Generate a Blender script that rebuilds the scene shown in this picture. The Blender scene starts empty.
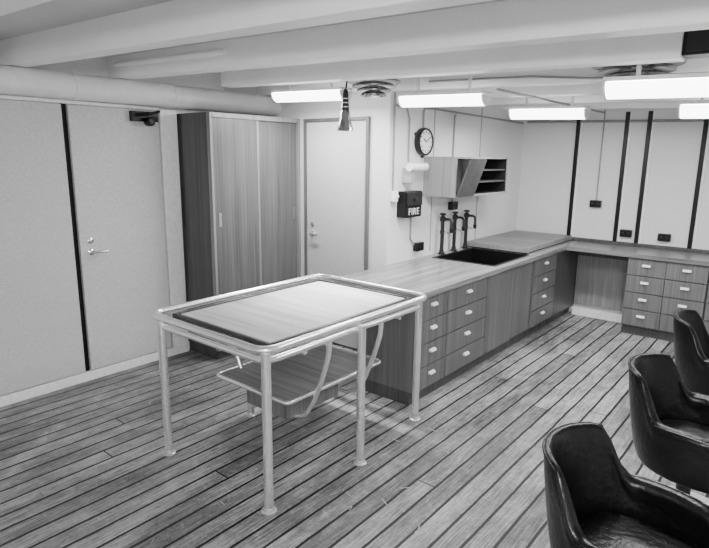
import bpy, bmesh, math, random
from mathutils import Vector, Matrix
random.seed(4)
C=bpy.context.scene
col=C.collection
# ------------------------------------------------------------------ materials
def newmat(name):
    m=bpy.data.materials.new(name); m.use_nodes=True
    nt=m.node_tree; b=nt.nodes['Principled BSDF']
    return m,nt,b
def grey(v): return (v,v,v,1)
def plain(name,v,rough=.5,metal=0,noise=.06,scale=30,bump=0,spec=.5):
    m,nt,b=newmat(name)
    g=nt.nodes.new('ShaderNodeNewGeometry')
    n=nt.nodes.new('ShaderNodeTexNoise'); n.inputs['Scale'].default_value=scale; n.inputs['Detail'].default_value=4
    r=nt.nodes.new('ShaderNodeValToRGB')
    r.color_ramp.elements[0].position=.35; r.color_ramp.elements[1].position=.65
    r.color_ramp.elements[0].color=grey(v*(1-noise)); r.color_ramp.elements[1].color=grey(min(1,v*(1+noise)))
    nt.links.new(g.outputs['Position'],n.inputs['Vector']); nt.links.new(n.outputs['Fac'],r.inputs['Fac'])
    nt.links.new(r.outputs['Color'],b.inputs['Base Color'])
    b.inputs['Roughness'].default_value=rough; b.inputs['Metallic'].default_value=metal
    b.inputs['Specular IOR Level'].default_value=spec
    if bump:
        bp=nt.nodes.new('ShaderNodeBump'); bp.inputs['Strength'].default_value=bump; bp.inputs['Distance'].default_value=.004
        nt.links.new(n.outputs['Fac'],bp.inputs['Height']); nt.links.new(bp.outputs['Normal'],b.inputs['Normal'])
    return m
def wood(name,lo,hi,axis='z',rough=.4,fine=55):
    m,nt,b=newmat(name)
    g=nt.nodes.new('ShaderNodeNewGeometry')
    mp=nt.nodes.new('ShaderNodeMapping')
    s=[fine,fine,fine]; s['xyz'.index(axis)]=1.2
    mp.inputs['Scale'].default_value=s
    n=nt.nodes.new('ShaderNodeTexNoise'); n.inputs['Scale'].default_value=1; n.inputs['Detail'].default_value=5; n.inputs['Roughness'].default_value=.65
    n2=nt.nodes.new('ShaderNodeTexNoise'); n2.inputs['Scale'].default_value=.14; n2.inputs['Detail'].default_value=2
    mx=nt.nodes.new('ShaderNodeMath'); mx.operation='MULTIPLY_ADD'; mx.inputs[1].default_value=.7
    ml=nt.nodes.new('ShaderNodeMath'); ml.operation='MULTIPLY'; ml.inputs[1].default_value=.3
    r=nt.nodes.new('ShaderNodeValToRGB')
    r.color_ramp.elements[0].position=.38; r.color_ramp.elements[1].position=.62
    r.color_ramp.elements[0].color=grey(lo); r.color_ramp.elements[1].color=grey(hi)
    L=nt.links.new
    L(g.outputs['Position'],mp.inputs['Vector']); L(mp.outputs['Vector'],n.inputs['Vector']); L(mp.outputs['Vector'],n2.inputs['Vector'])
    L(n2.outputs['Fac'],ml.inputs[0]); L(n.outputs['Fac'],mx.inputs[0]); L(ml.outputs[0],mx.inputs[2])
    L(mx.outputs[0],r.inputs['Fac']); L(r.outputs['Color'],b.inputs['Base Color'])
    b.inputs['Roughness'].default_value=rough
    return m
def floor_mat():
    m,nt,b=newmat('teak_deck'); N=nt.nodes.new; L=nt.links.new
    g=N('ShaderNodeNewGeometry'); sp=N('ShaderNodeSeparateXYZ'); L(g.outputs['Position'],sp.inputs[0])
    def math_(op,a,b_=None,c=None):
        n=N('ShaderNodeMath'); n.operation=op
        for i,v in enumerate((a,b_,c)):
            if v is None: continue
            if isinstance(v,(int,float)): n.inputs[i].default_value=v
            else: L(v,n.inputs[i])
        return n.outputs[0]
    def noise(scale,detail,rough,dist=0,vec=None):
        n=N('ShaderNodeTexNoise'); n.inputs['Scale'].default_value=scale; n.inputs['Detail'].default_value=detail; n.inputs['Roughness'].default_value=rough; n.inputs['Distortion'].default_value=dist
        L(vec or g.outputs['Position'],n.inputs['Vector']); return n.outputs['Fac']
    W=.118
    wob=noise(4,3,.6)
    xs=math_('DIVIDE',math_('ADD',sp.outputs['X'],math_('MULTIPLY',wob,.010)),W)
    idx=math_('FLOOR',xs); fr=math_('FRACT',xs)
    dist=math_('ABSOLUTE',math_('SUBTRACT',fr,.5))
    seam=math_('GREATER_THAN',math_('ADD',dist,math_('MULTIPLY',noise(45,4,.7),.04)),.456)
    wn=N('ShaderNodeTexWhiteNoise'); wn.noise_dimensions='1D'; L(idx,wn.inputs['W'])
    ys=math_('DIVIDE',math_('ADD',sp.outputs['Y'],math_('MULTIPLY',wn.outputs['Value'],19.3)),6.5)
    yf=math_('ABSOLUTE',math_('SUBTRACT',math_('FRACT',ys),.5))
    butt=math_('GREATER_THAN',yf,.4994)
    seam=math_('MAXIMUM',seam,butt)
    wn2=N('ShaderNodeTexWhiteNoise'); wn2.noise_dimensions='2D'
    cb=N('ShaderNodeCombineXYZ'); L(idx,cb.inputs[0]); L(math_('FLOOR',ys),cb.inputs[1]); L(cb.outputs[0],wn2.inputs['Vector'])
    mp=N('ShaderNodeMapping'); mp.inputs['Scale'].default_value=(110,4,1); L(g.outputs['Position'],mp.inputs['Vector'])
    gr=noise(1,7,.75,.3,mp.outputs[0])
    mp2=N('ShaderNodeMapping'); mp2.inputs['Scale'].default_value=(1.9,1.0,1); L(g.outputs['Position'],mp2.inputs['Vector'])
    st=noise(1,8,.62,.4,mp2.outputs[0])
    sc=noise(10,9,.85,1.5)
    v=math_('ADD',math_('MULTIPLY',gr,.52),math_('MULTIPLY',wn2.outputs['Value'],.09))
    v=math_('ADD',v,math_('MULTIPLY',st,.45))
    v=math_('ADD',v,math_('MULTIPLY',sc,.26))
    r=N('ShaderNodeValToRGB'); e=r.color_ramp.elements
    e[0].position=.50; e[0].color=grey(.016); e[1].position=.84; e[1].color=grey(.60)
    k=r.color_ramp.elements.new(.65); k.color=grey(.18)
    L(v,r.inputs['Fac'])
    sp2=math_('MULTIPLY',math_('GREATER_THAN',noise(30,8,.75,2),.61),.55)
    m1=N('ShaderNodeMix'); m1.data_type='RGBA'; L(sp2,m1.inputs['Factor']); L(r.outputs['Color'],m1.inputs[6]); m1.inputs[7].default_value=grey(.5)
    mx=N('ShaderNodeMix'); mx.data_type='RGBA'; L(seam,mx.inputs['Factor']); L(m1.outputs[2],mx.inputs[6]); mx.inputs[7].default_value=grey(.004)
    L(mx.outputs[2],b.inputs['Base Color'])
    b.inputs['Roughness'].default_value=.5; b.inputs['Specular IOR Level'].default_value=.35
    bp=N('ShaderNodeBump'); bp.inputs['Strength'].default_value=.4; bp.inputs['Distance'].default_value=.005
    L(math_('SUBTRACT',math_('MULTIPLY',gr,.6),seam),bp.inputs['Height']); L(bp.outputs['Normal'],b.inputs['Normal'])
    return m
def emis(name,s):
    m,nt,b=newmat(name)
    b.inputs['Base Color'].default_value=grey(.9); b.inputs['Emission Color'].default_value=grey(1); b.inputs['Emission Strength'].default_value=s
    return m
M=dict(
 floor=floor_mat(),
 wall=plain('wall_paint',.76,.45,noise=.05,scale=60,bump=.05),
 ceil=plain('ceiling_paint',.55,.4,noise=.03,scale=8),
 beam=plain('beam_paint',.92,.4,noise=.02,scale=6),
 door=plain('door_laminate',.56,.4,noise=.16,scale=150),
 farp=plain('panel_laminate',.70,.4,noise=.08,scale=120),
 white=plain('white_enamel',.88,.35),
 duct=plain('duct_paint',.78,.35,noise=.04,scale=12),
 conduit=plain('conduit_paint',.28,.4),
 chalk=plain('chalk',.36,.9,noise=.4,scale=60),
 black=plain('black_enamel',.005,.35,spec=.3),
 dark=plain('dark_strip',.006,.6,spec=.2),
 chrome=plain('chrome',.85,.18,1),
 tube=plain('satin_tube_metal',.88,.24,.80,noise=.04,scale=25),
 alu=plain('painted_metal',.50,.3,.35,noise=.05,scale=25),
 steel=plain('dark_steel',.03,.3,.5,spec=.4),
 vent=plain('vent_metal',.28,.22,.85),
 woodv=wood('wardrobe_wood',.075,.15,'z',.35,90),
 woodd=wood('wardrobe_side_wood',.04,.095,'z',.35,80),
 wooddr=wood('drawer_wood',.085,.17,'z',.35,80),
 woodcab=wood('wall_cabinet_wood',.20,.32,'z',.38),
 woodtop=wood('worktop_wood',.13,.32,'y',.25,34),
 woodedge=wood('edge_wood',.18,.30,'z',.3,40),
 woodx=wood('worktop_wood_cross',.10,.21,'x',.3,30),
 woodshelf=wood('shelf_wood',.10,.27,'x',.3,30),
 woodboard=wood('board_wood',.05,.20,'x',.3,22),
 woodtab=wood('table_panel_wood',.52,.80,'x',.20,26),
 darkwood=wood('dark_edge_wood',.015,.045,'y',.28),
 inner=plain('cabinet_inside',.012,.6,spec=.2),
 leather=plain('black_leather',.004,.30,noise=.3,scale=38,bump=.8,spec=.35),
 glow=emis('lamp_glow',9),
)
# ------------------------------------------------------------------ mesh helpers
def add_box(bm,x0,x1,y0,y1,z0,z1):
    v=[bm.verts.new((x,y,z)) for z in (z0,z1) for y in (y0,y1) for x in (x0,x1)]
    for f in ((0,2,3,1),(4,5,7,6),(0,1,5,4),(2,6,7,3),(0,4,6,2),(1,3,7,5)): bm.faces.new([v[i] for i in f])
    return v
def add_tube(bm,pts,r,seg=12,closed=False,radii=None):
    pts=[Vector(p) for p in pts]; n=len(pts); rings=[]
    prev=None
    for i,p in enumerate(pts):
        if closed: t=(pts[(i+1)%n]-pts[i-1]).normalized()
        else: t=(pts[min(i+1,n-1)]-pts[max(i-1,0)]).normalized()
        if prev is None:
            a=Vector((0,0,1)) if abs(t.z)<.9 else Vector((1,0,0))
            u=t.cross(a).normalized()
        else:
            u=(prev-t*prev.dot(t)).normalized()
        prev=u; w=t.cross(u)
        rr=radii[i] if radii else r
        rings.append([bm.verts.new(p+(u*math.cos(2*math.pi*k/seg)+w*math.sin(2*math.pi*k/seg))*rr) for k in range(seg)])
    m=n if closed else n-1
    for i in range(m):
        A,B=rings[i],rings[(i+1)%n]
        for k in range(seg): bm.faces.new((A[k],A[(k+1)%seg],B[(k+1)%seg],B[k]))
    if not closed:
        bm.faces.new(rings[0][::-1]); bm.faces.new(rings[-1])
def add_lathe(bm,prof,c=(0,0,0),axis='z',seg=32,loop=False):
    c=Vector(c); rings=[]
    for r,h in prof:
        ring=[]
        for k in range(seg):
            a=2*math.pi*k/seg; x,y=r*math.cos(a),r*math.sin(a)
            p={'z':(x,y,h),'x':(h,x,y),'y':(x,h,y)}[axis]
            ring.append(bm.verts.new(c+Vector(p)))
        rings.append(ring)
    pairs=list(zip(rings,rings[1:]))
    if loop: pairs.append((rings[-1],rings[0]))
    for A,B in pairs:
        for k in range(seg): bm.faces.new((A[k],A[(k+1)%seg],B[(k+1)%seg],B[k]))
    if not loop:
        bm.faces.new(rings[0][::-1]); bm.faces.new(rings[-1])
def add_prism(bm,poly,axis,a0,a1):
    def P(p,a): return {'y':(p[0],a,p[1]),'x':(a,p[0],p[1]),'z':(p[0],p[1],a)}[axis]
    A=[bm.verts.new(P(p,a0)) for p in poly]; B=[bm.verts.new(P(p,a1)) for p in poly]
    n=len(poly)
    bm.faces.new(A); bm.faces.new(B[::-1])
    for i in range(n): bm.faces.new((A[i],B[i],B[(i+1)%n],A[(i+1)%n]))
def new(): return bmesh.new()
def arc(cx,cy,r,a0,a1,n=8):
    return [(cx+r*math.cos(math.radians(a0+(a1-a0)*i/n)),cy+r*math.sin(math.radians(a0+(a1-a0)*i/n))) for i in range(n+1)]
OFF={}
def obj(name,bm,mat,parent=None,bevel=0,smooth=False,subsurf=0):
    bmesh.ops.recalc_face_normals(bm,faces=bm.faces[:])
    if parent is not None: off=OFF.get(parent.name,Vector((0,0,0)))
    else:
        xs=[v.co for v in bm.verts]
        lo=Vector([min(c[i] for c in xs) for i in range(3)]); hi=Vector([max(c[i] for c in xs) for i in range(3)])
        off=Vector(((lo.x+hi.x)/2,(lo.y+hi.y)/2,lo.z))
    bmesh.ops.translate(bm,verts=bm.verts[:],vec=-off)
    me=bpy.data.meshes.new(name); bm.to_mesh(me); bm.free()
    me.materials.append(M[mat])
    if smooth:
        for p in me.polygons: p.use_smooth=True
    o=bpy.data.objects.new(name,me); col.objects.link(o)
    if parent is not None: o.parent=parent
    else: o.location=off
    OFF[o.name]=off
    if bevel:
        b=o.modifiers.new('bevel','BEVEL'); b.width=bevel; b.segments=2; b.limit_method='ANGLE'
    if subsurf:
        s=o.modifiers.new('sub','SUBSURF'); s.levels=subsurf; s.render_levels=subsurf
    if smooth and not subsurf:
        me.set_sharp_from_angle(angle=math.radians(40))
    return o
def tag(o,label,cat,group=None):
    o['label']=label; o['category']=cat
    if group: o['group']=group
    return o
def thing(name,label,cat,loc,group=None):
    o=bpy.data.objects.new(name,None); col.objects.link(o); o.location=loc; o.empty_display_size=.05
    OFF[o.name]=Vector(loc); tag(o,label,cat,group); return o
def struct(name,bm,mat,parent=None,**k):
    o=obj(name,bm,mat,parent,**k)
    if parent is None: o['kind']='structure'
    return o
def copy_tree(o,parent=None,loc=None,label=None,rotz=None):
    c=o.copy(); col.objects.link(c); c.parent=parent
    if loc is not None: c.location=loc
    if rotz is not None: c.rotation_euler.z=rotz
    if label: c['label']=label
    for ch in list(o.children): copy_tree(ch,c)
    return c
def bx(*a):
    bm=new(); add_box(bm,*a); return bm
# ------------------------------------------------------------------ dimensions
XL=-4.37; YD=3.92; XW=-2.85; YF=6.65; XR=1.7; YB=-1.6
XWF=-3.90; YW0=2.88; CT=.861; XC=-2.04; YC=6.12
def zb(x): return 2.36-.028*(x+4.37)      # underside of the beams: the deck slopes down to the right
def add_sbox(bm,x0,x1,y0,y1,o0,o1):
    v=[]
    for o in (o0,o1):
        for y in (y0,y1):
            for x in (x0,x1): v.append(bm.verts.new((x,y,zb(x)+o)))
    for f in ((0,2,3,1),(4,5,7,6),(0,1,5,4),(2,6,7,3),(0,4,6,2),(1,3,7,5)): bm.faces.new([v[i] for i in f])
# ------------------------------------------------------------------ setting
struct('floor',bx(XL-.1,XR+.1,YB-.1,YF+.1,-.06,0),'floor')
bm=new(); add_sbox(bm,XL-.1,XR+.1,YB-.1,YF+.1,.16,.22); struct('ceiling',bm,'ceil')
struct('wall_left',bx(XL-.1,XL,YB-.1,YD+.1,0,2.54),'wall')
struct('wall_back',bx(XL,XW-.1,YD,YD+.1,0,2.52),'wall')
struct('wall_middle',bx(XW-.1,XW,YD,YF+.1,0,2.48),'wall')
struct('wall_far',bx(XW,XR+.1,YF,YF+.1,0,2.48),'farp')
struct('wall_right',bx(XR,XR+.1,YB,YF,0,2.38),'wall')
struct('wall_front',bx(XL,XR+.1,YB-.1,YB,0,2.54),'wall')
struct('baseboard_left',bx(XL,XL+.040,YB,YW0-.01,0,.076),'white',bevel=.004)
struct('baseboard_back',bx(XWF,XW,YD-.015,YD,0,.09),'woodd')
n=0
for i,(y,x0,x1) in enumerate([(-.7,XL,XR),(.05,XL,XR),(.80,XL,XR),(1.55,XL,XR),(2.30,XL,XR),(3.05,-3.95,-.58),(3.80,-4.37,XR),(4.55,XW,XR),(5.30,XW,XR),(6.05,XW,XR)]):
    bm=new(); add_sbox(bm,x0,x1,y,y+.12,0,.165)
    n+=1; struct('trim_%d'%n,bm,'beam',bevel=.006)
n+=1; struct('trim_%d'%n,bx(XL,XL+.05,2.70,2.86,.076,2.16),'white',bevel=.006)
n+=1; struct('trim_%d'%n,bx(XL,XL+.012,1.913,1.953,.076,2.15),'dark')
n+=1; struct('trim_%d'%n,bx(XL,XL+.04,YB,2.70,2.148,2.175),'white',bevel=.004)
bm=new(); add_box(bm,-3.83,-3.80,YD-.03,YD,0,2.13); add_box(bm,-3.08,-3.05,YD-.03,YD,0,2.13); add_box(bm,-3.80,-3.08,YD-.03,YD,2.10,2.13)
n+=1; struct('trim_%d'%n,bm,'wooddr',bevel=.004)
for x in (-2.20,-1.69,-1.47,-.96,-.45):
    n+=1; b=struct('trim_%d'%n,bx(x-.020,x+.020,YF-.03,YF,.90,2.29),'black',bevel=.003)
    n+=1; b=struct('trim_%d'%n,bx(x+.021,x+.045,YF-.012,YF,.90,2.29),'white',bevel=.002)
for y in (4.62,5.55):
    n+=1; struct('trim_%d'%n,bx(XW,XW+.004,y,y+.012,.9,2.3),'conduit')
# ---- doors
def lever(parent,p,out,side,mat='chrome'):
    p=Vector(p); out=Vector(out); side=Vector(side)
    ax='x' if abs(out.x)>.5 else 'y'; s=1 if (out.x+out.y)>0 else -1
    bm=new(); add_lathe(bm,[(.024,0),(.024,.006*s),(.012,.012*s),(.010,.03*s)],p,ax,20)
    add_tube(bm,[p+out*.03,p+out*.045+side*.01,p+out*.047+side*.05,p+out*.044+side*.11],.010)
    obj('lever_handle',bm,mat,parent,smooth=True)
    bm=new(); q=p+Vector((0,0,.09)); add_lathe(bm,[(.024,0),(.024,.006*s),(.017,.011*s),(.006,.012*s)],q,ax,20)
    obj('lock',bm,mat,parent,smooth=True)
d=struct('door_1',bx(XL+.001,XL+.035,.95,1.911,.085,2.143),'door',bevel=.003); d['label']='pale laminate door leaf at the far left edge'
d=struct('door_2',bx(XL+.001,XL+.040,1.955,2.690,.085,2.143),'door',bevel=.003); d['label']='pale laminate door leaf with lever handle and closer'
lever(d,(XL+.040,2.035,1.04),(1,0,0),(0,1,0))
bm=new(); add_box(bm,XL+.04,XL+.085,2.43,2.66,2.05,2.13)
add_tube(bm,[(XL+.085,2.47,2.10),(XL+.17,2.52,2.10),(XL+.10,2.66,2.135)],.012); add_lathe(bm,[(.035,0),(.035,.06),(.02,.065)],(XL+.085,2.56,2.05),'x',16)
obj('door_closer',bm,'black',d,bevel=.004)
d=struct('door_3',bx(-3.795,-3.085,YD-.022,YD-.001,.02,2.095),'door',bevel=.003); d['label']='pale door with lever between wardrobe and middle wall'
lever(d,(-3.72,YD-.022,1.06),(0,-1,0),(1,0,0))
# ------------------------------------------------------------------ duct
t=thing('round_duct','thick pale round duct running above the left doors and wardrobe','duct',(-4.245,1.2,2.16))
bm=new(); add_tube(bm,[(-4.245,YB,2.262),(-4.245,YD,2.262)],.092,28); obj('pipe',bm,'duct',t,smooth=True)
for y in (1.95,2.75):
    bm=new(); add_lathe(bm,[(.0925,0),(.097,.003),(.097,.02),(.0925,.023)],(-4.245,y,2.262),'y',28); obj('flange',bm,'duct',t,smooth=True)
# ------------------------------------------------------------------ wardrobe
t=thing('wardrobe','tall wood grain built-in wardrobe with two sliding doors','wardrobe',(-4.13,3.4,0))
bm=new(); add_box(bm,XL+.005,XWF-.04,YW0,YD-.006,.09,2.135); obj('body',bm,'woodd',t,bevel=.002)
bm=new(); add_box(bm,XWF-.04,XWF+.004,YW0,YW0+.022,.09,2.135); add_box(bm,XWF-.04,XWF+.004,YD-.034,YD-.006,.09,2.135); add_box(bm,XWF-.04,XWF+.004,YW0+.022,YD-.034,2.095,2.135); add_box(bm,XWF-.04,XWF+.004,YW0+.022,YD-.034,.09,.115)
obj('face_frame',bm,'woodedge',t,bevel=.002)
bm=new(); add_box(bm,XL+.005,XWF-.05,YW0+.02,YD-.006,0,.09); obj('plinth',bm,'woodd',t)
for (a,b_,o,hy) in ((YW0+.024,3.40,.0,2.955),(3.38,YD-.036,-.020,3.845)):
    dd=obj('sliding_door',bx(XWF-.018+o,XWF-.004+o,a,b_,.117,2.093),'woodv',t,bevel=.002)
    bm=new(); add_box(bm,XWF-.004+o,XWF-.001+o,(b_-.02 if o==0 else a+.022),(b_ if o==0 else a+.034),.117,2.093); obj('edge_strip',bm,'woodedge' if o==0 else 'dark',dd)
    bm=new(); add_box(bm,XWF-.004+o,XWF+.003+o,hy-.014,hy+.014,1.19,1.31); obj('finger_pull',bm,'chrome',dd,bevel=.003)
# ------------------------------------------------------------------ counters
def unit(label,facing,a,b_,rows,cols=1,kind='drawer',back=None,nm='drawer_cabinet',cat='cabinet'):
    if facing=='x':
        F=-2.065; B=-2.60 if back is None else back
        B_=lambda bm,w0,w1,d0,d1,z0,z1: add_box(bm,min(F-d0,F-d1),max(F-d0,F-d1),w0,w1,z0,z1)
        loc=((F+B)/2,(a+b_)/2,0); D=F-B
        cw=lambda w,d,z:(F-d,w,z)
    else:
        F=YC+.025; B=YF-.004
        B_=lambda bm,w0,w1,d0,d1,z0,z1: add_box(bm,w0,w1,min(F+d0,F+d1),max(F+d0,F+d1),z0,z1)
        loc=((a+b_)/2,(F+B)/2,0); D=B-F
        cw=lambda w,d,z:(w,F+d,z)
    t=thing(nm,label,cat,loc)
    bm=new()
    a+=.001; b_-=.001
    B_(bm,a,a+.018,.02,D,.10,.819); B_(bm,b_-.018,b_,.02,D,.10,.819); B_(bm,a+.018,b_-.018,.02,D,.10,.118)
    B_(bm,a+.018,b_-.018,.02,.035,.80,.819)
    B_(bm,a+.018,b_-.018,D-.01,D,.118,.58)
    for c in range(1,cols):
        m=a+(b_-a)*c/cols; B_(bm,m-.009,m+.009,.02,D,.118,.80)
    obj('body',bm,'wooddr',t,bevel=.0015)
    bm=new(); B_(bm,a,b_,.055,D,0,.10); obj('plinth',bm,'woodd',t)
    if kind=='drawer':
        h=(.812-.108)/rows
        for c in range(cols):
            w0=a+(b_-a)*c/cols+.004; w1=a+(b_-a)*(c+1)/cols-.004
            for r in range(rows):
                z0=.108+h*r+.004; z1=.108+h*(r+1)-.004
                bm=new(); B_(bm,w0,w1,0,.019,z0,z1); B_(bm,w0+.02,w1-.02,.019,D-.03,z0+.015,z1-.03)
                dr=obj('drawer',bm,'wooddr',t,bevel=.002)
                m=(w0+w1)/2; zc=z1-h*.36
                bm=new()
                P=[(0,.012),(-.010,.010),(-.018,.003),(-.021,-.008),(-.016,-.008),(-.013,.0),(-.007,.003),(0,.005)]
                A=[bm.verts.new(cw(m-.036,p[0],zc+p[1])) for p in P]; Bv=[bm.verts.new(cw(m+.036,p[0],zc+p[1])) for p in P]
                bm.faces.new(A); bm.faces.new(Bv[::-1])
                for i in range(len(P)): bm.faces.new((A[i],Bv[i],Bv[(i+1)%len(P)],A[(i+1)%len(P)]))
                B_(bm,m-.038,m+.038,-.002,-.0003,zc-.011,zc+.013)
                obj('handle',bm,'white',dr)
    else:
        m=(a+b_)/2
        for (w0,w1,o) in ((a+.004,m+.012,.0),(m-.012,b_-.004,.010)):
            bm=new(); B_(bm,w0,w1,o,o+.009,.112,.806); dr=obj('sliding_door',bm,'wooddr',t,bevel=.0015)
            if o==0:
                bm=new(); B_(bm,m+.0,m+.012,-.003,-.0002,.112,.806); obj('edge_strip',bm,'woodedge',dr)
    return t
unit('narrow four-drawer wood cabinet at the near end of the long counter','x',3.235,3.645,4)
unit('wider four-drawer wood cabinet second from near end of long counter','x',3.645,4.30,4)
unit('wood cabinet with two plain sliding doors under the sink','x',4.30,5.31,1,kind='slide',nm='sink_cabinet')
unit('four-drawer wood cabinet on long counter nearest the far wall','x',5.31,5.93,4)
unit('four-row double column drawer cabinet under far counter right of knee hole','y',-1.42,-.70,4,cols=2)
unit('double column drawer cabinet at the right edge under the far counter','y',-.695,.02,4,cols=2)
t=thing('corner_cabinet','plain dark wood corner cabinet side beside the knee hole','cabinet',(-2.33,6.28,0))
obj('body',bx(-2.60,-2.085,5.932,YF-.004,.10,.819),'wooddr',t,bevel=.002)
obj('side_panel',bx(-2.085,-2.07,5.932,YF-.004,.10,.819),'woodd',t,bevel=.002)
obj('plinth',bx(-2.60,-2.12,5.932,YF-.004,0,.10),'woodd',t)
t=thing('knee_hole_panel','plain grey panel at the back of the knee hole under far counter','panel',(-1.74,YF-.02,0))
obj('panel',bx(-2.06,-1.43,YF-.03,YF-.004,.12,.70),'woodedge',t,bevel=.002)
obj('rail',bx(-2.06,-1.43,YF-.035,YF-.004,.70,.80),'woodd',t,bevel=.002)
obj('kick_board',bx(-2.06,-1.43,YF-.09,YF-.031,0,.09),'white',t,bevel=.003)
SX0,SX1,SY0,SY1=-2.74,-2.12,4.53,5.28
bm=new()
for a in ((XW+.003,XC,3.22,SY0),(XW+.003,SX0,SY0,SY1),(SX1,XC,SY0,SY1),(XW+.003,XC,SY1,YF-.003)):
    add_box(bm,*a,.82,CT)
w=tag(obj('worktop',bm,'woodtop'),'long wood grain worktop with sink cut-out along the middle wall','worktop')
bm=new(); add_box(bm,XC,.03,YC,YF-.003,.82,CT)
o=tag(obj('worktop',bm,'woodx'),'worktop running along the far wall under the black battens','worktop')
bm=new(); add_box(bm,XW+.69,.03,YF-.022,YF-.003,CT+.001,CT+.04); tag(obj('backsplash',bm,'woodd',bevel=.002),'low dark wood upstand along the back of the far worktop','backsplash')
t=thing('draining_board','raised dark grained wooden board on the worktop beyond the sink','board',(-2.5,5.9,CT+.001))
obj('board',bx(XW+.006,-2.17,5.34,YF-.03,CT+.038,CT+.058),'woodboard',t,bevel=.003)
bm=new(); add_box(bm,-2.169,-2.155,5.325,YF-.03,CT+.012,CT+.060); add_box(bm,XW+.006,-2.169,5.325,5.339,CT+.012,CT+.060); obj('edge_frame',bm,'woodedge',t,bevel=.002)
obj('bearer',bx(XW+.02,-2.185,5.355,YF-.04,CT+.001,CT+.037),'darkwood',t)
bm=new(); th=.012
add_box(bm,SX0+.003,SX1-.003,SY0+.003,SY1-.003,.62,.632)
add_box(bm,SX0+.003,SX0+.003+th,SY0+.003,SY1-.003,.632,CT+.002); add_box(bm,SX1-.003-th,SX1-.003,SY0+.003,SY1-.003,.632,CT+.002)
add_box(bm,SX0+.015,SX1-.015,SY0+.003,SY0+.015,.632,CT+.002); add_box(bm,SX0+.015,SX1-.015,SY1-.015,SY1-.003,.632,CT+.002)
s=thing('sink','dark rectangular sink set into the long wooden worktop','sink',(-2.43,4.9,.62))
obj('basin',bm,'black',s)
bm=new(); add_box(bm,SX0-.012,SX1+.012,SY0-.012,SY0+.004,CT+.001,CT+.006); add_box(bm,SX0-.012,SX1+.012,SY1-.004,SY1+.012,CT+.001,CT+.006)
add_box(bm,SX0-.012,SX0+.004,SY0+.004,SY1-.004,CT+.001,CT+.006); add_box(bm,SX1-.004,SX1+.012,SY0+.004,SY1-.004,CT+.001,CT+.006)
obj('rim',bm,'black',s)
bm=new(); add_lathe(bm,[(.03,.632),(.03,.636),(.012,.637)],(-2.43,4.9,0)); obj('drain',bm,'chrome',s)
# taps
t=thing('tap','tall upright dark laboratory tap behind the sink, nearest of three','tap',(0,0,0),'laboratory taps behind the sink')
bm=new(); add_lathe(bm,[(.034,0),(.034,.014),(.024,.024),(.022,.05)]); obj('base',bm,'steel',t,smooth=True)
bm=new(); add_lathe(bm,[(.018,.04),(.018,.20),(.024,.205),(.024,.228),(.018,.234),(.018,.320),(.027,.326),(.027,.365),(.014,.374),(.009,.385)],seg=20); obj('column',bm,'steel',t,smooth=True)
bm=new(); add_tube(bm,[(.010,0,.345),(.07,0,.345),(.092,0,.338),(.10,0,.318),(.10,0,.235)],.013,12); add_lathe(bm,[(.013,.26),(.019,.255),(.016,.225),(.009,.215)],(.10,0,0)); obj('spout',bm,'steel',t,smooth=True)
bm=new(); add_tube(bm,[(0,-.030,.392),(0,.030,.392)],.009); add_tube(bm,[(-.030,0,.392),(.030,0,.392)],.009); add_lathe(bm,[(.014,.378),(.017,.39),(.011,.404)]); obj('cross_handle',bm,'steel',t,smooth=True)
bm=new(); add_tube(bm,[(.012,0,.215),(.06,0,.215)],.011); add_tube(bm,[(.06,-.024,.215),(.06,.024,.215)],.008); obj('side_valve',bm,'chrome',t,smooth=True)
t.location=(-2.795,4.76,CT)
copy_tree(t,loc=(-2.795,5.00,CT),label='tall upright dark laboratory tap behind the sink, middle of three')
copy_tree(t,loc=(-2.795,5.24,CT),label='tall upright dark laboratory tap behind the sink, farthest of three')
# ------------------------------------------------------------------ wall cabinet
t=thing('wall_cabinet','open wooden wall cabinet with tilted flap and dark shelves above taps','cabinet',(-2.68,4.97,1.44))
x0,x1=XW,-2.51; ym=4.80
bm=new()
for y in (4.47,ym,5.52): add_box(bm,x0,x1,y,y+.016,1.44,1.80)
add_box(bm,x0,x1,4.486,ym,1.784,1.80); add_box(bm,x0,x1,ym+.016,5.52,1.784,1.80)
add_box(bm,x0,x1,4.486,ym,1.44,1.456); add_box(bm,x0,x1,ym+.016,5.52,1.44,1.456)
obj('body',bm,'woodcab',t,bevel=.001)
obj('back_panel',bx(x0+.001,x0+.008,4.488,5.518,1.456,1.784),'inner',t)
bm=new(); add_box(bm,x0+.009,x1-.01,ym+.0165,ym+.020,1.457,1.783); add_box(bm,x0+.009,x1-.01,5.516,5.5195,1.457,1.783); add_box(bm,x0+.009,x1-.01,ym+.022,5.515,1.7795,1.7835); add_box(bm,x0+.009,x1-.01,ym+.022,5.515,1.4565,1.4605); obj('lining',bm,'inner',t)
for z in (1.56,1.67): obj('shelf',bx(x0+.009,x1-.02,ym+.022,5.515,z,z+.012),'woodd',t)
bm=new(); add_prism(bm,[(x1+.003,1.45),(x1+.018,1.445),(x1+.135,1.780),(x1+.120,1.787)],'y',4.49,ym-.01); fl=obj('flap_door',bm,'woodd',t)
for y in (4.56,ym-.028):
    bm=new(); add_prism(bm,[(x1+.002,1.47),(x1+.108,1.765),(x1+.002,1.782)],'y',y,y+.012); obj('flap_cheek',bm,'darkwood',fl)
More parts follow.
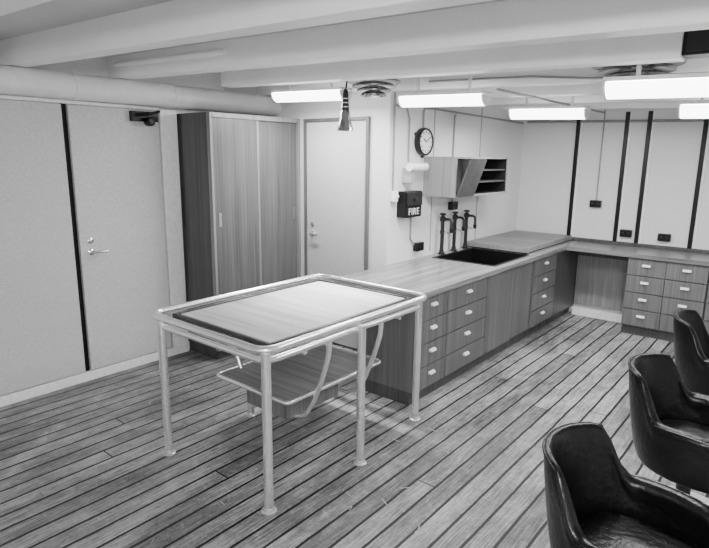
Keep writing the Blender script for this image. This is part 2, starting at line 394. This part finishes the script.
# ------------------------------------------------------------------ wall fittings
cy=4.42
t=thing('wall_clock','round metal-rimmed wall clock high on the middle wall','clock',(XW,cy,1.80))
bm=new(); add_lathe(bm,[(.104,.0),(.122,.0),(.126,.03),(.119,.052),(.110,.056),(.104,.047)],(XW,cy,1.93),'x',40,loop=True); obj('rim',bm,'steel',t,smooth=True)
for k in range(3):
    a=math.radians(30+120*k); yy,zz=cy+.130*math.cos(a),1.93+.130*math.sin(a)
    bm=new(); add_lathe(bm,[(.014,0),(.014,.02),(.008,.026)],(XW,yy,zz),'x',14); obj('lug',bm,'steel',t)
bm=new(); add_lathe(bm,[(.103,.002),(.103,.044),(.001,.045)],(XW,cy,1.93),'x',40); obj('face',bm,'white',t)
for k in range(12):
    a=k*math.pi/6; c=Vector((XW+.046,cy+.085*math.sin(a),1.93+.085*math.cos(a)))
    e=Vector((0,math.sin(a),math.cos(a)))*.009; bm=new(); add_tube(bm,[c-e,c+e],.004,6); obj('hour_mark',bm,'black',t)
for nm,a,l,r in (('hour_hand',300,.048,.005),('minute_hand',60,.072,.0035)):
    bm=new(); a=math.radians(a); add_tube(bm,[(XW+.050,cy,1.93),(XW+.050,cy+l*math.sin(a),1.93+l*math.cos(a))],r,6); obj(nm,bm,'black',t)
t=thing('fire_box','small black wall box lettered FIRE on its lower front','fire box',(XW,4.18,1.27))
obj('case',bx(XW,-2.755,4.05,4.31,1.27,1.50),'black',t,bevel=.008)
obj('lid',bx(-2.753,-2.742,4.06,4.30,1.375,1.49),'steel',t,bevel=.005)
bm=new(); add_lathe(bm,[(.02,0),(.018,.012),(.01,.014)],(-2.742,4.18,1.435),'x',20); obj('knob',bm,'steel',t)
cu=bpy.data.curves.new('fire_text','FONT'); cu.body='FIRE'; cu.size=.084; cu.extrude=.001; cu.align_x='CENTER'; cu.align_y='CENTER'; cu.space_character=1.12
to=bpy.data.objects.new('tmp',cu); col.objects.link(to)
bpy.context.view_layer.update()
me=bpy.data.meshes.new_from_object(to.evaluated_get(bpy.context.evaluated_depsgraph_get()))
bpy.data.objects.remove(to)
me.materials.clear(); me.materials.append(M['white'])
R_=Matrix(((0,0,1,0),(1,0,0,0),(0,1,0,0),(0,0,0,1)))
me.transform(Matrix.Translation(Vector((-2.7535,4.182,1.320))-Vector((XW,4.18,1.27)))@R_)
lt=bpy.data.objects.new('lettering',me); col.objects.link(lt); lt.parent=t
t=thing('wall_lamp','small white cylindrical lamp fitting above the fire box','lamp',(XW,4.2,1.6))
bm=new(); add_tube(bm,[(XW+.10,4.08,1.71),(XW+.10,4.34,1.71)],.036,20); obj('shade',bm,'white',t,smooth=True)
bm=new(); add_box(bm,XW,XW+.09,4.12,4.19,1.57,1.70); obj('bracket',bm,'alu',t,bevel=.006)
def outlet(name,label,cat,axis,a,z,mat='black',w=.06,h=.040,grp=None):
    if axis=='x': t=thing(name,label,cat,(XW,a,z-h),grp); b1=(XW,XW+.05,a-w,a+w,z-h,z+h)
    else: t=thing(name,label,cat,(a,YF,z-h),grp); b1=(a-w,a+w,YF-.05,YF,z-h,z+h)
    obj('housing',bx(*b1),mat,t,bevel=.006)
    for s in (-.5,.5):
        bm=new()
        if axis=='x': add_lathe(bm,[(.014,0),(.013,.008),(.006,.009)],(XW+.05,a+s*w*.95,z),'x',16)
        else: add_lathe(bm,[(.014,0),(.013,-.008),(.006,-.009)],(a+s*w*.95,YF-.05,z),'y',16)
        obj('socket_cap',bm,'steel' if mat=='black' else 'white',t)
    return t
outlet('power_outlet','black double outlet just above the worktop below the fire box','outlet','x',4.39,.975)
outlet('power_outlet','black double outlet on middle wall beneath the wall cabinet','outlet','x',5.0,1.32)
outlet('light_switch','small pale switch at the end of the vertical conduit','switch','x',3.975,1.46,'white',.028,.045)
outlet('power_outlet','black double outlet highest on the far wall, under a conduit','outlet','y',-1.93,1.30)
outlet('power_outlet','black double outlet low on far wall between the close pair of battens','outlet','y',-1.58,1.0)
outlet('power_outlet','black double outlet low on far wall right of the close pair of battens','outlet','y',-1.2,.99)
def conduit(pts,label,r=.008,mat='conduit'):
    bm=new(); add_tube(bm,pts,r,8); tag(obj('conduit',bm,mat,smooth=True),label,'conduit')
x=XW+.010
conduit([(x,3.975,1.505),(x,3.975,2.45)],'thin vertical conduit down to the pale light switch',.009)
conduit([(x,4.42,2.055),(x,4.42,2.20),(x,4.44,2.225),(x,4.60,2.23),(x,6.60,2.20)],'thin conduit from the clock top along the middle wall',.010)
conduit([(x,4.98,1.80),(x,4.98,2.18),(x,5.0,2.20)],'thin vertical conduit rising from the top of the wall cabinet',.009)
conduit([(x,4.20,1.75),(x,4.20,2.12),(x,4.16,2.20),(x,4.0,2.22)],'thin bent conduit rising from the white cylindrical wall lamp',.008)
conduit([(x,5.0,1.36),(x,5.0,1.44)],'short conduit between middle wall outlet and wall cabinet')
conduit([(x,4.27,1.27),(x,4.27,1.06),(x,4.33,1.0)],'short conduit between worktop outlet and the fire box')
conduit([(-1.93,YF-.008,1.34),(-1.93,YF-.008,2.40)],'thin vertical conduit down the far wall to highest outlet')
conduit([(XW+.05,YF-.014,2.215),(XR-.1,YF-.014,2.13)],'long horizontal pipe across the top of the far wall',.014)
conduit([(-3.9,3.182,zb(-3.9)+.03),(-.6,3.182,zb(-.6)+.03)],'dark pipe slung across the ceiling bay with the vents',.012,'steel')
conduit([(-2.4,3.792,zb(-2.4)+.05),(-1.6,3.792,zb(-1.6)+.05),(-1.2,3.792,zb(-1.2)+.02),(.8,3.792,zb(.8)+.02)],'thin pipe clipped along the beam behind the vents',.007,'conduit')
conduit([(-4.2,2.28,zb(-4.2)+.09),(-2.9,2.28,zb(-2.9)+.09)],'pale pipe beneath the ceiling at the left between two beams',.02,'beam')
conduit([(-1.9,3.925,zb(-1.9)-.010),(-1.9,6.5,zb(-1.9)-.010)],'conduit under the beams running toward the far wall',.010)
# ------------------------------------------------------------------ ceiling lights
LP=30
def light(label,x,y,z,L,H=.075):
    t=thing('fluorescent_light',label,'ceiling light',(x,y,z),'fluorescent ceiling lights')
    sl=-.028
    def sh(bm):
        for v in bm.verts: v.co.z+=sl*(v.co.x-x)
        return bm
    bm=new(); add_box(bm,x-L/2,x+L/2,y-.07,y+.07,z+H,z+H+.022); obj('housing',sh(bm),'white',t,bevel=.003)
    P=[(y+.066*math.cos(math.radians(a)),z+H*.95+H*.95*math.sin(math.radians(a))) for a in range(180,361,15)]
    bm=new(); add_prism(bm,P,'x',x-L/2+.015,x+L/2-.015); obj('diffuser',sh(bm),'glow',t,smooth=True)
    for s in (-1,1):
        e=x+s*(L/2-.006); bm=new()
        P2=[(y+.070*math.cos(math.radians(a)),z+H*.97+H*.99*math.sin(math.radians(a))) for a in range(180,361,15)]
        add_prism(bm,P2,'x',e-.007,e+.007); obj('end_cap',sh(bm),'white',t)
        bm=new(); add_tube(bm,[(x+s*L*.3,y,z+H+.01),(x+s*L*.3,y,zb(x+s*L*.3)+.18)],.012,10); obj('stem',bm,'white',t)
    ld=bpy.data.lights.new('tube_light','AREA'); ld.shape='RECTANGLE'; ld.size=L; ld.size_y=.12; ld.energy=LP
    lo=bpy.data.objects.new('tube_light',ld); col.objects.link(lo); lo.location=(x,y,z-.02)
light('long fluorescent ceiling light above the wardrobe end of the table',-3.29,3.42,2.225,.78)
light('fluorescent ceiling light above the near end of the long counter',-2.17,3.62,2.15,.70)
light('fluorescent ceiling light in front of the far wall above the knee hole',-1.93,5.00,2.13,.68,.085)
light('large nearest fluorescent ceiling light at the top right',-.58,3.28,2.10,.76,.085)
light('fluorescent ceiling light cut by the right edge near the far wall',-.56,5.00,2.095,.70,.10)
# ------------------------------------------------------------------ vents
def vent(label,x,y,z,r):
    t=thing('ceiling_vent',label,'vent',(x,y,z),'round ceiling vents')
    top=zb(x)+.165-z
    bm=new(); add_lathe(bm,[(r*.62,z+top),(r*.60,z+.085),(r*.55,z+.085)],(x,y,0)); obj('collar',bm,'beam',t,smooth=True)
    for k,(a,h) in enumerate(((1,.070),(.84,.036),(.66,.004),(.48,-.026))):
        bm=new(); R=r*a; add_lathe(bm,[(R*.55,z+h+.026),(R*.9,z+h+.010),(R,z+h),(R,z+h-.012),(R*.88,z+h-.002),(R*.53,z+h+.016)],(x,y,0),seg=40,loop=True); obj('cone_ring',bm,'vent',t,smooth=True)
    bm=new(); add_lathe(bm,[(.015,z+.08),(r*.26,z-.036),(r*.24,z-.044),(.005,z-.048)],(x,y,0)); obj('centre_cone',bm,'chrome',t,smooth=True)
vent('smaller round metal ceiling vent beside the hanging lamp',-2.70,3.50,2.28,.20)
vent('larger round metal ceiling vent behind the nearest light at top right',-.88,3.53,2.25,.235)
t=thing('junction_box','black junction box at the end of the near beam, top right','box',(-.48,3.1,zb(-.5)))
obj('case',bx(-.58,-.36,3.06,3.18,zb(-.5)+.015,zb(-.5)+.175),'black',t,bevel=.006)
obj('cover_plate',bx(-.56,-.38,3.052,3.06,zb(-.5)+.03,zb(-.5)+.12),'steel',t,bevel=.002)
hx,hy=-2.86,3.36
t=thing('hanging_spotlight','small metal spotlight hanging from the ceiling above the table','lamp',(hx,hy,1.99))
bm=new(); add_tube(bm,[(hx,hy,2.27),(hx+.01,hy,2.33),(hx+.02,hy+.01,zb(hx)+.165)],.006,8); obj('cord',bm,'black',t)
bm=new(); add_lathe(bm,[(.008,2.29),(.016,2.285),(.022,2.25),(.026,2.18),(.03,2.14),(.028,2.13)],(hx,hy,0)); obj('socket',bm,'steel',t,smooth=True)
bm=new(); add_lathe(bm,[(.028,2.135),(.034,2.12),(.036,2.08),(.046,2.05),(.06,2.0),(.062,1.985),(.056,1.985),(.052,2.0),(.03,2.06)],(hx,hy,0)); obj('shade',bm,'vent',t,smooth=True)
for z in (2.16,2.19,2.22):
    bm=new(); add_lathe(bm,[(.024,z-.004),(.034,z-.003),(.034,z+.003),(.024,z+.004)],(hx,hy,0)); obj('cooling_fin',bm,'alu',t)
bm=new(); add_lathe(bm,[(.01,2.06),(.035,2.02),(.04,2.0),(.03,1.995),(.001,1.992)],(hx,hy,0)); obj('bulb',bm,'white',t,smooth=True)
# ------------------------------------------------------------------ tubular table
TX0,TX1,TY0,TY1=-2.95,-1.945,1.70,3.165
t=thing('work_table','large tubular metal work table with inset wooden top and lower shelf','table',(-2.48,2.45,0))
def loop(x0,x1,y0,y1,r,z):
    p=arc(x1-r,y1-r,r,0,90,6)+arc(x0+r,y1-r,r,90,180,6)+arc(x0+r,y0+r,r,180,270,6)+arc(x1-r,y0+r,r,270,360,6)
    return [(a,b_,z) for a,b_ in p]
bm=new(); add_tube(bm,loop(TX0,TX1,TY0,TY1,.08,.872),.022,14,True); obj('top_rail',bm,'tube',t,smooth=True)
bm=new(); add_tube(bm,loop(TX0+.02,TX1-.02,TY0+.02,TY1-.02,.07,.812),.017,12,True); obj('lower_rail',bm,'tube',t,smooth=True)
for lx,ly in ((-2.86,1.715),(-2.88,2.38),(-2.88,3.10),(-1.965,1.725),(-1.90,2.39),(-1.97,3.09)):
    bm=new(); add_tube(bm,[(lx,ly,.004),(lx,ly,.86)],.025,16); lg=obj('leg',bm,'tube',t,smooth=True)
    bm=new(); add_lathe(bm,[(.040,.0),(.040,.006),(.031,.010),(.028,.022)],(lx,ly,0),seg=24); obj('floor_flange',bm,'alu',lg,smooth=True)
a0,a1,b0,b1=TX0+.10,TX1-.09,TY0+.115,TY1-.11
bw=.020
bm=new(); add_box(bm,a0-bw,a1+bw,b0-bw,b1+bw,.82,.852); obj('tray_base',bm,'darkwood',t,bevel=.004)
bm=new()
for q in ((a0-bw,a1+bw,b0-bw,b0),(a0-bw,a1+bw,b1,b1+bw),(a0-bw,a0,b0,b1),(a1,a1+bw,b0,b1)): add_box(bm,*q,.852,.872)
obj('tray_rim',bm,'darkwood',t,bevel=.004)
bm=new(); add_box(bm,a0+.016,a1-.016,b0+.016,b1-.016,.853,.868); obj('top_panel',bm,'woodtab',t,bevel=.003)
for y in (TY0+.3,TY1-.3):
    bm=new(); add_tube(bm,[(TX0+.02,y,.785),(TX1-.02,y,.785)],.013); obj('cross_bar',bm,'tube',t,smooth=True)
sx0,sx1,sy0,sy1,sz=-2.79,-2.17,2.06,2.92,.425
obj('shelf',bx(sx0,sx1,sy0,sy1,sz-.012,sz+.006),'woodshelf',t,bevel=.002)
bm=new()
add_tube(bm,loop(sx0-.012,sx1+.012,sy0-.012,sy1+.012,.03,sz-.004),.014,10,True)
obj('shelf_rail',bm,'tube',t,smooth=True)
bm=new(); add_box(bm,-2.60,-2.24,2.12,2.58,.27,.412); bxo=obj('drawer_box',bm,'wooddr',t,bevel=.003)
LX0,LX1=-2.91,-1.99
for y in (2.22,2.70):
    bm=new()
    P=[(LX1,.81),(LX1-.01,.70),(LX1-.05,.57),(LX1-.12,.40),(LX1-.19,.29),(LX1-.27,.25),(-2.48,.245),(LX0+.33,.25),(LX0+.24,.285),(LX0+.16,.38),(LX0+.08,.55),(LX0+.03,.70),(LX0+.02,.80)]
    add_tube(bm,[(p[0],y,p[1]) for p in P],.016,10); obj('hanger_strap',bm,'tube',t,smooth=True)
# faint chalk strokes on the deck
bm=new()
def stroke(pts,w=.006):
    for (ax_,ay_),(bx_,by_) in zip(pts,pts[1:]):
        d_=Vector((bx_-ax_,by_-ay_,0)); nn=Vector((-d_.y,d_.x,0)).normalized()*w/2
        A=Vector((ax_,ay_,.0012)); B=Vector((bx_,by_,.0012))
        vs=[bm.verts.new(A-nn),bm.verts.new(A+nn),bm.verts.new(B+nn),bm.verts.new(B-nn)]
        bm.faces.new(vs)
random.seed(11)
for (cx_,cy_,cnt) in ((-1.55,2.15,10),(-1.75,2.75,6),(-2.15,1.35,6),(-3.3,2.2,5)):
    for k in range(cnt):
        x_=cx_+random.uniform(-.28,.28); y_=cy_+random.uniform(-.28,.28); a=random.uniform(0,6.28); rr=random.uniform(.03,.07)
        if random.random()<.3: stroke([(x_+rr*math.cos(a+q*.35),y_+rr*math.sin(a+q*.35)) for q in range(random.randint(3,6))],random.uniform(.003,.006))
        else: stroke([(x_,y_),(x_+rr*math.cos(a),y_+rr*math.sin(a))],random.uniform(.004,.008))
o=tag(obj('chalk_marks',bm,'chalk'),'faint pale chalk scribbles on the planks around the table legs','chalk marks'); o['kind']='stuff'
# ------------------------------------------------------------------ tub chairs
def sm(t): t=max(0,min(1,t)); return t*t*(3-2*t)
def chair():
    t=thing('tub_chair','black leather tub armchair in the foreground, nearest of three','chair',(0,0,0),'black tub armchairs along the right side')
    path=[]; R=.262
    for x in (.25,.24,.20,.14,.07): path.append((x,-R+.03*max(0,(x-.1)/.1)**1.3,0,-1))
    n=24
    for k in range(n+1):
        a=math.radians(-90-180*k/n); path.append((.02+R*1.0*math.cos(a),R*math.sin(a),math.cos(a),math.sin(a)))
    for x in (.07,.14,.20,.24,.25): path.append((x,R-.03*max(0,(x-.1)/.1)**1.3,0,1))
    N=len(path); bm=new(); rings=[]
    for i,(x,y,nx,ny) in enumerate(path):
        back=max(0,-nx)
        e=sm((back-.40)/.34)
        zt=.578+.207*e*(.86+.14*back)-.010*sm((x-.02)/.2)
        if i in (0,N-1): zt-=.095
        elif i in (1,N-2): zt-=.035
        w=.80+.62*(1-e)
        prof=[(-.018,.33),(-.026,.45),(-.020,zt-.085),(-.024*w,zt-.045),(-.020*w,zt-.012),(.002,zt+.004),(.020*w,zt-.010),(.025*w,zt-.044),(.022,zt-.09),(.024,.44),(.008,.33),(-.006,.30)]
        ring=[]
        for o,z in prof:
            d=o+.060*back*(z-.40)/.4
            ring.append(bm.verts.new((x+nx*d,y+ny*d,z)))
        rings.append(ring)
    m=len(rings[0])
    for A,B in zip(rings,rings[1:]):
        for k in range(m): bm.faces.new((A[k],A[(k+1)%m],B[(k+1)%m],B[k]))
    bm.faces.new(rings[0]); bm.faces.new(rings[-1][::-1])
    rim=[r[6].co.copy() for r in rings]
    sh=obj('backrest',bm,'leather',t,smooth=True,subsurf=2)
    bm=new(); add_tube(bm,rim[2:-2],.006,8); obj('piping',bm,'leather',sh,smooth=True)
    bm=new()
    def ring(s,z,sx=1):
        P=[]
        for k in range(28):
            a=2*math.pi*k/28; c,sn=math.cos(a),math.sin(a)
            e=.62; P.append(bm.verts.new((.045+s*.245*math.copysign(abs(c)**e,c),s*.232*math.copysign(abs(sn)**e,sn),z)))
        return P
    rs=[ring(.90,.31),ring(1,.34),ring(1.0,.405),ring(.95,.435),ring(.80,.448),ring(.4,.453),ring(.1,.455)]
    for A,B in zip(rs,rs[1:]):
        for k in range(28): bm.faces.new((A[k],A[(k+1)%28],B[(k+1)%28],B[k]))
    bm.faces.new(rs[0][::-1]); bm.faces.new(rs[-1])
    obj('seat',bm,'leather',t,smooth=True,subsurf=1)
    bm=new(); add_lathe(bm,[(.10,.315),(.09,.29),(.035,.275),(.033,.06),(.045,.05)]); obj('pedestal',bm,'steel',t,smooth=True)
    bm=new(); add_lathe(bm,[(.27,0),(.27,.014),(.22,.03),(.09,.055),(.04,.07)],seg=40); obj('base_plate',bm,'white',t,smooth=True)
    return t
c0=chair(); c0.location=(-.35,1.985,0); c0.rotation_euler.z=math.radians(-3)
copy_tree(c0,loc=(-.325,3.06,0),label='black leather tub armchair, middle one of the row of three',rotz=math.radians(-6))
copy_tree(c0,loc=(-.335,4.24,0),label='black leather tub armchair farthest away at the right edge',rotz=math.radians(4))
# ------------------------------------------------------------------ lights
l=bpy.data.lights.new('photo_flood','POINT'); l.energy=195; l.shadow_soft_size=.07
lo=bpy.data.objects.new('photo_flood',l); col.objects.link(lo); lo.location=(.45,-.45,2.08)
l=bpy.data.lights.new('spot_bulb','SPOT'); l.energy=330; l.shadow_soft_size=.04; l.spot_size=math.radians(50); l.spot_blend=1
lo=bpy.data.objects.new('spot_bulb',l); col.objects.link(lo); lo.location=(hx,hy,1.975)
lo.rotation_euler=(Vector((-2.52,2.78,.86))-lo.location).to_track_quat('-Z','Y').to_euler()
w=bpy.data.worlds.new('world'); C.world=w; w.use_nodes=True
w.node_tree.nodes['Background'].inputs[0].default_value=grey(.5); w.node_tree.nodes['Background'].inputs[1].default_value=.2
# ------------------------------------------------------------------ camera
f,p,r,yaw=560.5,math.radians(11.922),math.radians(.66),math.radians(39.325)
fh=Vector((-math.sin(yaw),math.cos(yaw),0)); R=Vector((math.cos(yaw),math.sin(yaw),0)); Z=Vector((0,0,1))
F=fh*math.cos(p)-Z*math.sin(p); U=fh*math.sin(p)+Z*math.cos(p)
R2=R*math.cos(r)+U*math.sin(r); U2=-R*math.sin(r)+U*math.cos(r)
cd=bpy.data.cameras.new('camera'); cam=bpy.data.objects.new('camera',cd); col.objects.link(cam)
cd.sensor_width=36; cd.sensor_fit='HORIZONTAL'; cd.lens=f*36/709; cd.clip_start=.05
mt=Matrix((R2,U2,-F)).transposed().to_4x4(); mt.translation=Vector((0,0,1.8)); cam.matrix_world=mt
C.camera=cam
